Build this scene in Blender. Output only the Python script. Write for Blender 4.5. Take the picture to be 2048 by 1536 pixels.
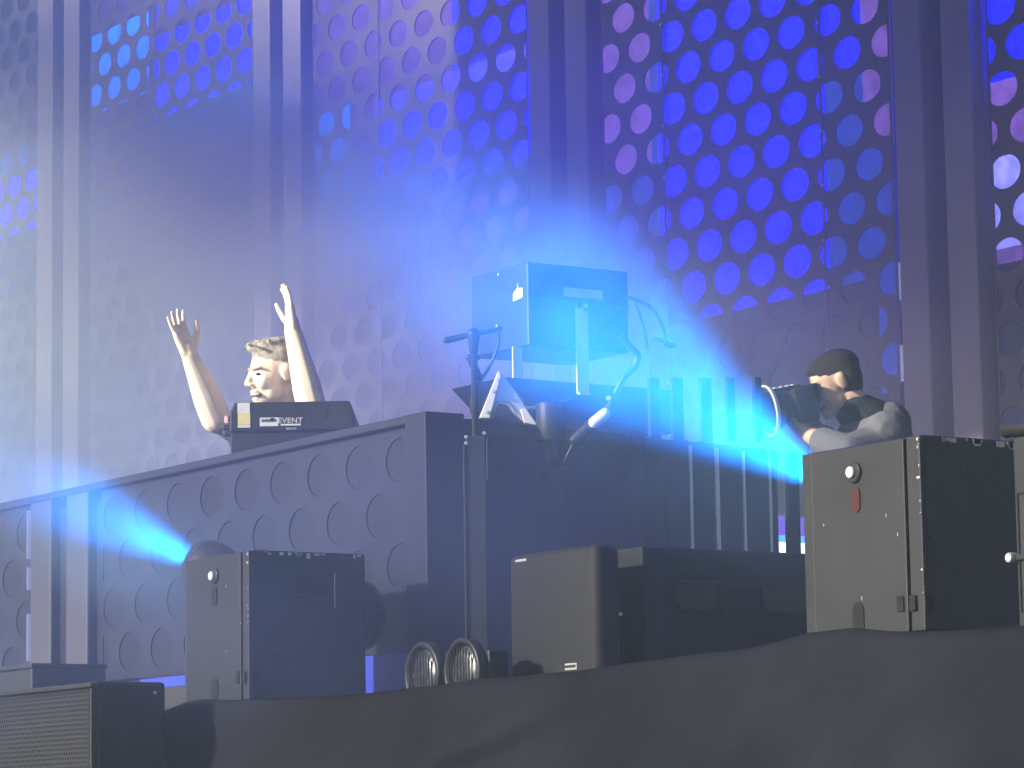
import bpy, bmesh, math, random
import numpy as np
from mathutils import Vector, Matrix, Quaternion, noise as mnoise

random.seed(7)
SC = bpy.context.scene
for o in list(bpy.data.objects):
    bpy.data.objects.remove(o)

# ------------------------------------------------------------------ camera
F = 6600.0                                   # focal length in photograph pixels (2048 wide)
dL = np.array([-4424.0, -972.0, -F]); dR = np.array([9856.0, -752.0, -F])
AX = -dL / np.linalg.norm(dL); AY = dR - AX * (dR @ AX); AY /= np.linalg.norm(AY); AZ = np.cross(AX, AY)
CM = np.array([AX, AY, AZ]); EYE = np.array([0.0, 0.0, 1.6])
cam_d = bpy.data.cameras.new("camera"); cam = bpy.data.objects.new("camera", cam_d)
SC.collection.objects.link(cam); SC.camera = cam
cam.matrix_world = Matrix.Translation(Vector(EYE)) @ Matrix(CM.tolist()).to_4x4()
cam_d.sensor_width = 36.0; cam_d.lens = F / 2048.0 * 36.0
cam_d.clip_start = 0.1; cam_d.clip_end = 5000.0

# ------------------------------------------------------------------ world, sun, exposure
SUN_EL = math.radians(20)
sun_h = np.array([-0.208, -0.978])
w = bpy.data.worlds.new("World"); SC.world = w; w.use_nodes = True
wn = w.node_tree; wn.nodes.clear()
wo = wn.nodes.new("ShaderNodeOutputWorld"); wb = wn.nodes.new("ShaderNodeBackground"); ws = wn.nodes.new("ShaderNodeTexSky")
ws.sky_type = 'NISHITA'; ws.sun_disc = False; ws.sun_elevation = SUN_EL
ws.sun_rotation = math.atan2(sun_h[0], sun_h[1])
wb.inputs["Strength"].default_value = 0.07
wn.links.new(ws.outputs[0], wb.inputs[0]); wn.links.new(wb.outputs[0], wo.inputs[0])
sd = bpy.data.lights.new("sun", 'SUN'); sun = bpy.data.objects.new("sun", sd); SC.collection.objects.link(sun)
sd.energy = 5.0; sd.angle = math.radians(1.5); sd.color = (1.0, 0.92, 0.78)
sdir = Vector((sun_h[0] * math.cos(SUN_EL), sun_h[1] * math.cos(SUN_EL), math.sin(SUN_EL)))
sun.rotation_euler = sdir.to_track_quat('Z', 'Y').to_euler(); sun.location = (-20, -20, 20)
SC.view_settings.view_transform = 'Standard'; SC.view_settings.look = 'None'
SC.view_settings.gamma = 1.0; SC.view_settings.use_curve_mapping = False
SC.view_settings.exposure = 1.1
SC.render.engine = 'CYCLES'
cy = SC.cycles
cy.use_denoising = True; cy.denoiser = 'OPENIMAGEDENOISE'
cy.max_bounces = 6; cy.diffuse_bounces = 2; cy.glossy_bounces = 2; cy.volume_bounces = 1; cy.transparent_max_bounces = 64
cy.sample_clamp_indirect = 4.0; cy.caustics_reflective = False; cy.caustics_refractive = False
cy.volume_step_rate = 2.0; cy.volume_max_steps = 64
cy.use_adaptive_sampling = True; cy.adaptive_threshold = 0.03

# ------------------------------------------------------------------ helpers
def ray(u, v): return CM @ np.array([(u - 1024) / F, -(v - 768) / F, -1.0])
def at(u, v, z): return Vector(EYE + z * ray(u, v))
def on_y(u, v, y):
    r = ray(u, v); return Vector(EYE + r * (y - EYE[1]) / r[1])
def on_x(u, v, x):
    r = ray(u, v); return Vector(EYE + r * (x - EYE[0]) / r[0])
RIGHT = Vector((CM[0][0], CM[1][0], 0)).normalized()      # to the right as seen from the audience
FWD = Vector((-CM[0][2], -CM[1][2], 0)).normalized()      # away from the audience
UP = Vector((0, 0, 1))

class MB:
    def __init__(self): self.v = []; self.f = []
    def add(self, vs, fs):
        n = len(self.v); self.v += [Vector(p) for p in vs]; self.f += [tuple(i + n for i in f) for f in fs]; return self
    def box(self, x0, x1, y0, y1, z0, z1, M=None):
        vs = [Vector((x, y, z)) for x in (x0, x1) for y in (y0, y1) for z in (z0, z1)]
        if M: vs = [M @ p for p in vs]
        return self.add(vs, [(0, 1, 3, 2), (4, 6, 7, 5), (0, 4, 5, 1), (2, 3, 7, 6), (0, 2, 6, 4), (1, 5, 7, 3)])
    def prism(self, poly, d):                 # polygon (3-D points) pushed along vector d
        n = len(poly); a = [Vector(p) for p in poly]; b = [p + Vector(d) for p in a]
        return self.add(a + b, [tuple(range(n - 1, -1, -1)), tuple(range(n, 2 * n))] +
                        [(i, (i + 1) % n, n + (i + 1) % n, n + i) for i in range(n)])
    def rings(self, rs, cap=True):
        n = len(rs[0]); vs = [p for r in rs for p in r]
        fs = [(k * n + i, k * n + (i + 1) % n, (k + 1) * n + (i + 1) % n, (k + 1) * n + i)
              for k in range(len(rs) - 1) for i in range(n)]
        if cap:
            fs += [tuple(range(n - 1, -1, -1)), tuple(range((len(rs) - 1) * n, len(rs) * n))]
        return self.add(vs, fs)
    def tube(self, pts, r, n=8):
        pts = [Vector(p) for p in pts]; rr = r if isinstance(r, (list, tuple)) else [r] * len(pts); rs = []
        ref = None
        for i, p in enumerate(pts):
            t = (pts[min(i + 1, len(pts) - 1)] - pts[max(i - 1, 0)]).normalized()
            if ref is None: ref = t.orthogonal().normalized()
            a = (ref - t * ref.dot(t)).normalized(); b = t.cross(a); ref = a
            rs.append([p + (a * math.cos(2 * math.pi * k / n) + b * math.sin(2 * math.pi * k / n)) * rr[i] for k in range(n)])
        return self.rings(rs)
    def lathe(self, c, axis, prof, n=20, cap=True):      # prof: list of (distance along axis, radius)
        c = Vector(c); t = Vector(axis).normalized(); a = t.orthogonal().normalized(); b = t.cross(a)
        return self.rings([[c + t * h + (a * math.cos(2 * math.pi * k / n) + b * math.sin(2 * math.pi * k / n)) * r
                            for k in range(n)] for h, r in prof], cap)
    def capsule(self, p0, p1, r0, r1, n=12):
        p0 = Vector(p0); p1 = Vector(p1); L = (p1 - p0).length
        pr = [(-r0 * math.cos(a), max(r0 * math.sin(a), 1e-4)) for a in (0.02, .5, 1.0, 1.35)] + [(0, r0)]
        pr += [(L, r1)] + [(L + r1 * math.cos(a), max(r1 * math.sin(a), 1e-4)) for a in (1.35, 1.0, .5, 0.02)]
        return self.lathe(p0, p1 - p0, pr, n)
    def chain(self, pts, rs, n=12):
        for i in range(len(pts) - 1): self.capsule(pts[i], pts[i + 1], rs[i], rs[i + 1], n)
        return self
    def ell(self, c, r, M=None, n=18, m=12):
        c = Vector(c); R = [r] * 3 if isinstance(r, (int, float)) else r; rs = []
        for j in range(m + 1):
            th = math.pi * min(max(j / m, .004), .996)
            ring = [Vector((R[0] * math.sin(th) * math.cos(2 * math.pi * k / n), R[1] * math.sin(th) * math.sin(2 * math.pi * k / n), -R[2] * math.cos(th))) for k in range(n)]
            rs.append([(c + p) if M is None else M @ (c + p) for p in ring])
        return self.rings(rs)

def new_obj(name, mb, m, parent=None, bevel=0, smooth=False, seg=2):
    org = Vector((0, 0, 0))
    if parent is not None:
        q = parent
        while q is not None: org += q.location; q = q.parent
    me = bpy.data.meshes.new(name)
    me.from_pydata([tuple(p - org) for p in mb.v], [], mb.f); me.update()
    bm = bmesh.new(); bm.from_mesh(me); bmesh.ops.recalc_face_normals(bm, faces=bm.faces); bm.to_mesh(me); bm.free()
    if smooth: me.polygons.foreach_set("use_smooth", [True] * len(me.polygons))
    o = bpy.data.objects.new(name, me); SC.collection.objects.link(o); me.materials.append(m)
    if parent is not None: o.parent = parent
    if bevel:
        b = o.modifiers.new("b", 'BEVEL'); b.width = bevel; b.segments = seg; b.limit_method = 'ANGLE'; b.angle_limit = math.radians(40)
    return o
def tag(o, label, cat, group=None):
    o["label"] = label; o["category"] = cat
    if group: o["group"] = group
    return o
def thing(name, loc, label, cat, group=None):
    o = bpy.data.objects.new(name, None); SC.collection.objects.link(o); o.location = loc
    o.empty_display_size = .1
    return tag(o, label, cat, group)
def struct(o, kind='structure'):
    o["kind"] = kind; return o

def nt(m):
    t = m.node_tree; return t, t.nodes, t.links
def mat(name, col, rough=.6, metal=0.0, var=.25, scale=8.0, bump=.1, wear=None, wear_amt=.62, spec=.22):
    m = bpy.data.materials.new(name); m.use_nodes = True; t, N, L = nt(m)
    b = N["Principled BSDF"]; b.inputs["Roughness"].default_value = rough; b.inputs["Metallic"].default_value = metal
    b.inputs["Specular IOR Level"].default_value = spec if not metal else .5
    tc = N.new("ShaderNodeTexCoord"); nz = N.new("ShaderNodeTexNoise"); nz.inputs["Scale"].default_value = scale; nz.inputs["Detail"].default_value = 6
    L.new(tc.outputs["Object"], nz.inputs["Vector"])
    cr = N.new("ShaderNodeValToRGB")
    cr.color_ramp.elements[0].position = .3; cr.color_ramp.elements[1].position = .7
    cr.color_ramp.elements[0].color = tuple(c * (1 - var) for c in col) + (1,)
    cr.color_ramp.elements[1].color = tuple(min(c * (1 + var), 1) for c in col) + (1,)
    L.new(nz.outputs["Fac"], cr.inputs["Fac"]); out = cr.outputs["Color"]
    if wear:
        n2 = N.new("ShaderNodeTexNoise"); n2.inputs["Scale"].default_value = scale * 5; n2.inputs["Detail"].default_value = 8
        L.new(tc.outputs["Object"], n2.inputs["Vector"])
        r2 = N.new("ShaderNodeValToRGB"); r2.color_ramp.elements[0].position = wear_amt; r2.color_ramp.elements[1].position = wear_amt + .05
        L.new(n2.outputs["Fac"], r2.inputs["Fac"])
        mx = N.new("ShaderNodeMix"); mx.data_type = 'RGBA'; mx.inputs[7].default_value = tuple(wear) + (1,)
        L.new(r2.outputs["Color"], mx.inputs[0]); L.new(out, mx.inputs[6]); out = mx.outputs[2]
    L.new(out, b.inputs["Base Color"])
    rr = N.new("ShaderNodeMapRange"); rr.inputs[3].default_value = max(rough - .12, .05); rr.inputs[4].default_value = min(rough + .12, 1)
    L.new(nz.outputs["Fac"], rr.inputs[0]); L.new(rr.outputs[0], b.inputs["Roughness"])
    if bump:
        n3 = N.new("ShaderNodeTexNoise"); n3.inputs["Scale"].default_value = scale * 14; L.new(tc.outputs["Object"], n3.inputs["Vector"])
        bp = N.new("ShaderNodeBump"); bp.inputs["Strength"].default_value = bump; bp.inputs["Distance"].default_value = .004
        L.new(n3.outputs["Fac"], bp.inputs["Height"]); L.new(bp.outputs[0], b.inputs["Normal"])
    return m
def emis(name, col, s):
    m = bpy.data.materials.new(name); m.use_nodes = True; b = m.node_tree.nodes["Principled BSDF"]
    b.inputs["Base Color"].default_value = (.02, .02, .02, 1)
    b.inputs["Emission Color"].default_value = tuple(col) + (1,); b.inputs["Emission Strength"].default_value = s
    return m

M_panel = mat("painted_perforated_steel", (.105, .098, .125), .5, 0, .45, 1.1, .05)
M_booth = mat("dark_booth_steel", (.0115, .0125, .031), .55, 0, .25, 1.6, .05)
M_bpost = mat("booth_post_steel", (.05, .048, .065), .5, 0, .3, 1.2, .05)
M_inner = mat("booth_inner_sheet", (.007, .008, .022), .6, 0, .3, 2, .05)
M_flange = mat("painted_flange_steel", (.27, .25, .28), .5, 0, .15, 1.2, .05)
M_recess = mat("brown_recess", (.07, .05, .045), .7, 0, .3, 2.0, .1)  # recess plates darker and browner than the posts beside them
M_black = mat("black_painted_wood", (.014, .014, .016), .45, 0, .3, 5, .15, (.12, .12, .12), .74)
M_black2 = mat("black_plastic", (.018, .018, .02), .4, 0, .25, 9, .05)
M_grey = mat("charcoal_sheet_metal", (.018, .019, .022), .5, 0, .15, 4, .05)
M_greyd = mat("dark_charcoal_sheet_metal", (.020, .021, .023), .5, 0, .2, 4, .05)
M_spk = mat("matte_speaker_paint", (.015, .016, .020), .6, 0, .2, 30, .3, spec=.12)
M_alu = mat("bare_aluminium", (.45, .45, .46), .38, .6, .2, 6, .05)
M_steel = mat("white_painted_steel", (.62, .6, .58), .45, 0, .1, 6, .02)
M_cloth = mat("black_cloth", (.0085, .0088, .0125), .95, 0, .35, 2.2, .6, spec=.03)
M_drape = mat("dark_drape", (.02, .02, .026), .9, 0, .3, 4, .2)
M_white = mat("white_sticker", (.55, .55, .55), .6, 0, .06, 20, 0)
M_chip = mat("chipped_paint_metal", (.45, .43, .38), .5, 0, .3, 60, .2)
M_yellow = mat("faded_yellow_sticker", (.55, .5, .2), .6, 0, .1, 20, 0)
M_red = mat("dark_red_plastic", (.045, .01, .01), .4, 0, .1, 20, 0)
M_hole = mat("dark_cavity", (.006, .006, .007), .8, 0, .1, 20, 0)
M_skin = mat("skin", (.84, .69, .53), .5, 0, .06, 18, .05)
M_skin2 = mat("tanned_skin", (.48, .33, .25), .5, 0, .08, 18, .05)
M_hair = mat("short_brown_hair", (.40, .37, .30), .6, 0, .4, 60, .8)
M_brow = mat("eyebrow", (.48, .37, .28), .7, 0, .2, 60, .3)
M_hair2 = mat("short_black_hair", (.02, .018, .018), .45, 0, .4, 60, .8)
M_shirt = mat("black_tee", (.02, .02, .026), .9, 0, .2, 10, .3)
M_shirt2 = mat("grey_shirt", (.11, .108, .122), .85, 0, .1, 10, .3)
M_glass = mat("lamp_glass", (.07, .075, .085), .25, .3, .3, 40, .2)
M_blue_wash = mat("booth_blue_wash", (.03, .05, .42), .5, 0, .15, 4, .05)  # blue light on the foot of the booth, put into the colour

# ------------------------------------------------------------------ ground, stage floor
struct(new_obj("ground", MB().add([(-2500, -2500, 0), (2500, -2500, 0), (2500, 2500, 0), (-2500, 2500, 0)], [(0, 1, 2, 3)]),
               mat("trampled_ground", (.12, .10, .07), .95, 0, .3, .5, .3)))
FLOOR = 1.52
struct(new_obj("stage_floor", MB().box(-26, -4.5, 4.7, 9.6, 0.0, FLOOR), mat("black_stage_deck", (.03, .03, .032), .7, 0, .3, 2, .2)))

# ------------------------------------------------------------------ perforated container panels
PITCH, ROWS, HA, HB = .2572, .1735, .094, .071
def perforated(x0, x1, z0, z1, y, px, pz, ha=HA, hb=HB, n=24):
    """one sheet with a staggered lattice of elliptical holes; holes at its borders are cut by them"""
    mb = MB()
    k0 = math.floor((z0 - pz) / ROWS) - 1; k1 = math.ceil((z1 - pz) / ROWS) + 1
    cx = lambda x: min(max(x, x0), x1)
    cz = lambda z: min(max(z, z0), z1)
    for k in range(k0, k1 + 1):
        zc = pz + k * ROWS
        if zc + ROWS / 2 <= z0 or zc - ROWS / 2 >= z1: continue
        ox = px + (PITCH / 2 if k % 2 else 0)
        n0 = math.floor((x0 - ox) / PITCH) - 1; n1 = math.ceil((x1 - ox) / PITCH) + 1
        for i in range(n0, n1 + 1):
            xc = ox + i * PITCH
            if xc + PITCH / 2 <= x0 or xc - PITCH / 2 >= x1: continue
            inner = []; outer = []
            for a in range(n):
                t = 2 * math.pi * (a + .5) / n; c, s = math.cos(t), math.sin(t)
                m = 1 / max(abs(c) / (PITCH / 2), abs(s) / (ROWS / 2))
                j = 1
                inner.append((min(max(xc + ha * c * j, x0 + .012), x1 - .012), y, min(max(zc + hb * s * j, z0 + .012), z1 - .012)))
                outer.append((cx(xc + c * m), y, cz(zc + s * m)))
            mb.rings([outer, inner], cap=False)
            # square corners of the cell
            for sx in (-1, 1):
                for sz in (-1, 1):
                    idx = [a for a in range(n) if math.cos(2 * math.pi * (a + .5) / n) * sx > 0 and math.sin(2 * math.pi * (a + .5) / n) * sz > 0]
                    cp = (cx(xc + sx * PITCH / 2), y, cz(zc + sz * ROWS / 2))
                    for p, q in zip(idx, idx[1:]):
                        mb.add([outer[p], outer[q], cp], [(0, 1, 2)])
    return mb
def sheet_obj(name, mb, m, parent, th):
    me_o = new_obj(name, mb, m, parent)
    bm = bmesh.new(); bm.from_mesh(me_o.data)
    bmesh.ops.remove_doubles(bm, verts=bm.verts, dist=1e-5)
    bmesh.ops.dissolve_degenerate(bm, dist=1e-5, edges=bm.edges)
    for f in bm.faces:
        if f.normal.y > 0: f.normal_flip()
    bm.to_mesh(me_o.data); bm.free()
    s = me_o.modifiers.new("s", 'SOLIDIFY'); s.thickness = th; s.offset = -1
    return me_o

YW = 9.071; WB, WT = FLOOR, 7.6
edge = lambda u: on_y(u, 300, YW).x
PANELS = [(edge(75) - 2.1, edge(75)), (edge(180), edge(505)), (edge(627), edge(1057)), (edge(1205), edge(1785)), (edge(1980), edge(1980) + 2.12)]
PHASE = [(-12.089 - .257 * 29 + .09, 5.17), (-12.1, 5.195), (-12.089, 5.166), (-12.089, 5.150), (-12.089 - .04, 5.138)]
wall = thing("stage_wall", (-14, YW, WB), "tall steel stage wall of perforated panels with blue lit round holes, behind the performer", "wall")

# LED content: rectangles of played video (pixel box in the photograph -> metres on the screen)
B = (.0002, .0006, 1.0); V = (.085, .036, .24); Cc = (.0, .16, .95); Mm = (.003, .02, .24); W = (.05, .05, 1.0); Dk = (.004, .005, .016)
BASE = {0: Dk, 1: V, 2: V, 3: Mm, 4: V}
CONTENT = {
 0: [((-200, 340, 80, 450), Cc, 1.0), ((-200, 395, 80, 520), B, 14), ((-200, 505, 80, 620), Mm, .9)],
 1: [((170, -900, 520, 60), V, .7), ((170, 55, 302, 205), Cc, 3.0), ((304, -900, 520, 20), W, 1.1), ((304, 30, 520, 192), B, 16), ((304, 192, 540, 262), (.0, .20, .9), .8), ((170, 500, 520, 1500), Dk, 1)],
 2: [((620, 220, 705, 400), Cc, 1.8), ((900, -900, 1070, 108), B, 2.2), ((756, 150, 1070, 185), W, 1.1), ((756, 183, 1070, 350), B, 9.0), ((700, 350, 860, 430), (.0, .20, .9), .8), ((850, 350, 1070, 392), Mm, 1.2), ((780, 430, 830, 500), (.22, .03, .12), .7), ((620, 590, 1070, 1500), Dk, 1)],
 3: [((1200, -900, 1300, 345), V, .8), ((1725, -900, 1800, 300), V, .8), ((1326, -900, 1645, 606), B, 5.0), ((1640, -900, 1720, 130), B, .6), ((1320, 612, 1742, 1500), Dk, 1), ((1200, 640, 1325, 1500), Dk, 1), ((1742, 800, 1800, 1500), Dk, 1)],
 4: [((1970, -900, 2400, 48), B, 3.0), ((1970, 60, 2400, 110), B, 1.8), ((1970, 255, 2400, 470), (.16, .16, .7), .9), ((1970, 475, 2400, 1500), Dk, 1)],
}
M_led = bpy.data.materials.new("led_screen_video"); M_led.use_nodes = True
t_, N_, L_ = nt(M_led); b_ = N_["Principled BSDF"]; b_.inputs["Base Color"].default_value = (.01, .01, .012, 1); b_.inputs["Roughness"].default_value = .4
va = N_.new("ShaderNodeVertexColor"); va.layer_name = "video"
tcn = N_.new("ShaderNodeTexCoord"); nz_ = N_.new("ShaderNodeTexNoise"); nz_.inputs["Scale"].default_value = 14; nz_.inputs["Detail"].default_value = 3
L_.new(tcn.outputs["Object"], nz_.inputs["Vector"])
mr_ = N_.new("ShaderNodeMapRange"); mr_.inputs[1].default_value = .3; mr_.inputs[2].default_value = .7; mr_.inputs[3].default_value = .8; mr_.inputs[4].default_value = 1.8
L_.new(nz_.outputs["Fac"], mr_.inputs[0]); L_.new(va.outputs["Color"], b_.inputs["Emission Color"]); L_.new(mr_.outputs[0], b_.inputs["Emission Strength"])
LED_Y = YW + .0075
def led_screen(i, x0, x1):
    cw = .064; nx = int((x1 - x0) / cw); nz = int((WT - WB) / cw); mb = MB()
    vs = [(x0 + (x1 - x0) * a / nx, LED_Y, WB + .02 + (WT - .04 - WB) * c / nz) for c in range(nz + 1) for a in range(nx + 1)]
    mb.add(vs, [(c * (nx + 1) + a, c * (nx + 1) + a + 1, (c + 1) * (nx + 1) + a + 1, (c + 1) * (nx + 1) + a) for c in range(nz) for a in range(nx)])
    me = bpy.data.meshes.new("led_screen"); me.from_pydata([tuple(Vector(p) - wall.location) for p in mb.v], [], mb.f)
    rects = []
    for (u0, v0, u1, v1), c, s in CONTENT[i]:
        um = (u0 + u1) / 2
        rects.append((on_y(u0, 300, LED_Y).x, on_y(u1, 300, LED_Y).x, on_y(um, v1, LED_Y).z, on_y(um, v0, LED_Y).z, c, s))
    ca = me.color_attributes.new("video", 'FLOAT_COLOR', 'CORNER'); data = []
    for p in me.polygons:
        x = sum(mb.v[k].x for k in p.vertices) / 4; z = sum(mb.v[k].z for k in p.vertices) / 4
        col, s = BASE[i], .8
        for a, b2, c, d, cc, ss in rects:
            if a <= x <= b2 and c <= z <= d: col, s = cc, ss
        # pixel-pitch unevenness of the video
        s *= .8 + .5 * mnoise.noise(Vector((x * .9, i * 7.0, z * .9))) + .15
        data += [v for _ in p.vertices for v in (col[0] * s, col[1] * s, col[2] * s, 1)]
    ca.data.foreach_set("color", data); me.materials.append(M_led)
    o = bpy.data.objects.new("led_screen", me); SC.collection.objects.link(o); o.parent = wall
    return o
for i, (x0, x1) in enumerate(PANELS):
    px, pz = PHASE[i]
    sheet_obj("perforated_panel", perforated(x0, x1, WB, WT, YW, px, pz), M_panel, wall, .005)
    led_screen(i, x0, x1)
def posts(xa, xb, y, z0, z1, parent, depth=1.0, m=None):
    m = m or M_flange
    """container corner posts filling the gap between two perforated panels"""
    g = xb - xa
    new_obj("recess_plate", MB().box(xa + .004, xb - .004, y + .11 * depth, y + .16 * depth, z0, z1), M_recess, parent)
    new_obj("corner_post", MB().box(xa + .13 * g, xa + .42 * g, y - .05 * depth, y + .108 * depth, z0, z1), m, parent, .008)
    new_obj("corner_post", MB().box(xa + .63 * g, xa + .92 * g, y - .05 * depth, y + .108 * depth, z0, z1), m, parent, .008)
for (a, b), (c, d) in zip(PANELS, PANELS[1:]): posts(b, c, YW, WB, WT, wall)
M_tube = emis("white_led_tube", (.55, .55, 1.0), .22)
for u in (309, 757, 1327, 1642):                         # joints between the perforated sheets
    sx = on_y(u, 200, YW).x; new_obj("seam_strip", MB().box(sx - .012, sx + .012, YW - .004, YW - .001, WB, WT), M_panel, wall)
    bb = MB()
    for q in range(24): bb.lathe((sx, YW - .0045, WB + .2 + q * .245), (0, -1, 0), [(0, .009), (.006, .007)], 6)
    new_obj("rivets", bb, M_alu, wall)
for u, v0, v1 in [(1796, 525, 600), (1799, 690, 762), (1802, 850, 868)]:
    p0 = on_y(u, v0, YW - .02); p1 = on_y(u, v1, YW - .02)
    new_obj("light_slot", MB().box(p0.x - .008, p0.x + .008, YW - .012, YW + .1, p1.z, p0.z), M_tube, wall)
new_obj("back_wall", MB().box(PANELS[0][0] - 1, PANELS[-1][1] + 1, YW + .2, YW + .28, WB, WT), M_black2, wall)
new_obj("top_rail", MB().box(PANELS[0][0] - 1, PANELS[-1][1] + 1, YW - .08, YW + .28, WT + .002, WT + .2), M_flange, wall, .01)

struct(new_obj("added_shade_roof", MB().box(-15.0, -2.5, 4.4, 9.35, 7.86, 8.0), M_drape))  # unseen roof, added to shade the wall and smoke
struct(new_obj("added_shade_front", MB().box(-15.0, -2.5, 4.75, 4.85, 4.75, 7.855), M_drape))  # unseen front edge, added to keep the sun off the wall behind

# ------------------------------------------------------------------ DJ booth (same perforated panels)
YB = 5.63
bc = on_y(866, 823, YB); ZT = bc.z; XC = bc.x            # front right corner and top height
booth = thing("dj_booth", (XC - 1, YB, FLOOR), "long perforated steel booth with dark slatted end, below the clapping performer", "booth")
bx = lambda u: on_y(u, 1150, YB).x
XBL = bx(203)
BZ = on_y(600, 1325, YB).z
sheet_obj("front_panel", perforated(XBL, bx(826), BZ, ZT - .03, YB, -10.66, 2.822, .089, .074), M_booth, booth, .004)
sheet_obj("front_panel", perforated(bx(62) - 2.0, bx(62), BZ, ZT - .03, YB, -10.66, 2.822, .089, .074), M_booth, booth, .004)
posts(bx(58), bx(203), YB, FLOOR, ZT - .03, booth, .7, M_bpost)
new_obj("blue_wash_strip", MB().box(XBL, bx(826), YB - .01, YB + .05, FLOOR, BZ - .003), M_blue_wash, booth, .004)  # strip added to carry the blue wash of light low on the booth
new_obj("blue_wash_strip", MB().box(bx(62) - 2, bx(62), YB - .01, YB + .05, FLOOR, BZ - .003), M_blue_wash, booth, .004)
new_obj("corner_post", MB().box(bx(828), XC, YB - .03, YB + .12, FLOOR, ZT), M_booth, booth, .004)
new_obj("top_rail", MB().box(bx(62) - 2, bx(826), YB - .025, YB + .08, ZT - .028, ZT), M_booth, booth, .004)
new_obj("worktop", MB().box(bx(62) - 2, XC - .02, YB + .083, YB + .75, ZT - .06, ZT - .03), M_black2, booth)
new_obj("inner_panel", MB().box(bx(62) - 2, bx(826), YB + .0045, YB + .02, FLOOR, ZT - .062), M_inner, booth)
for v0, v1 in [(1022, 1118), (1135, 1180), (1228, 1322)]:
    p0 = on_y(59, v0, YB - .02); p1 = on_y(59, v1, YB - .02)
    new_obj("light_slot", MB().box(p0.x - .005, p0.x + .005, YB - .03, YB + .02, p1.z, p0.z), M_tube, booth)
# slatted end of the booth
XS = XC - .03
ys = lambda u, v=980: on_x(u, v, XS).y
zs = lambda u, v: on_x(u, v, XS).z
new_obj("end_panel", MB().prism([(XS, YB + .13, FLOOR), (XS, ys(1262), FLOOR), (XS, ys(1262), zs(1262, 868)), (XS, ys(1075), zs(1075, 854)),
                                 (XS, ys(1000), zs(1000, 838)), (XS, ys(930), zs(930, 838)), (XS, YB + .13, zs(882, 850))], (-.03, 0, 0)), M_drape, booth)
slat_u = [(1264, 1290), (1296, 1330), (1334, 1380), (1385, 1431), (1440, 1486), (1494, 1538), (1547, 1556), (1578, 1600)]
for u0, u1 in slat_u:
    ya, yb2 = ys(u0), ys(u1); zt = zs((u0 + u1) / 2, 872 + (u0 - 1264) * .105)
    new_obj("slat", MB().box(XS - .03, XS, ya, yb2, FLOOR, zt), M_drape, booth, .004)
for u0 in (1432, 1487, 1539, 1381):
    ya = ys(u0 - .5); zt = zs(u0, 872 + (u0 - 1264) * .105)
    new_obj("slat_edge", MB().box(XS - .02, XS + .006, ya, ya + .008 + .006 * (u0 == 1432), FLOOR, zt - .01), M_steel, booth, .002)
pg0 = on_x(1556, 1098, XS - .4); pg1 = on_x(1580, 900, XS - .4)
lb = thing("light_bar", (XS - .4, pg0.y, FLOOR), "upright lit light bar seen through the widest gap of the dark slats", "stage light")
new_obj("housing", MB().box(XS - .44, XS - .412, pg0.y - .03, pg1.y + .09, FLOOR, pg1.z), M_steel, lb)
new_obj("lit_tube", MB().box(XS - .41, XS - .40, pg0.y - .02, pg1.y + .08, pg0.z - .06, pg0.z + .025), emis("warm_white_tube", (1, 1, .9), 1.2), lb)
new_obj("lit_tube", MB().box(XS - .41, XS - .40, pg0.y - .02, pg1.y + .08, pg0.z + .027, pg0.z + .05), emis("blue_tube", (.05, .25, 1), 1.2), lb)
new_obj("lit_tube", MB().box(XS - .41, XS - .40, pg0.y - .02, pg1.y + .08, pg0.z + .052, pg0.z + .12), emis("violet_tube", (.12, .07, .5), .8), lb)
# open railing that stands on the slats
for u0, u1 in [(1312, 1332), (1358, 1379), (1414, 1436), (1466, 1482), (1522, 1536)]:
    ya, yb2 = ys(u0, 820), ys(u1, 820)
    new_obj("rail_post", MB().box(XS - .05, XS - .031, ya, yb2, zs(u0, 880), zs(u0, 752)), M_drape, booth, .003)

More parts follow.
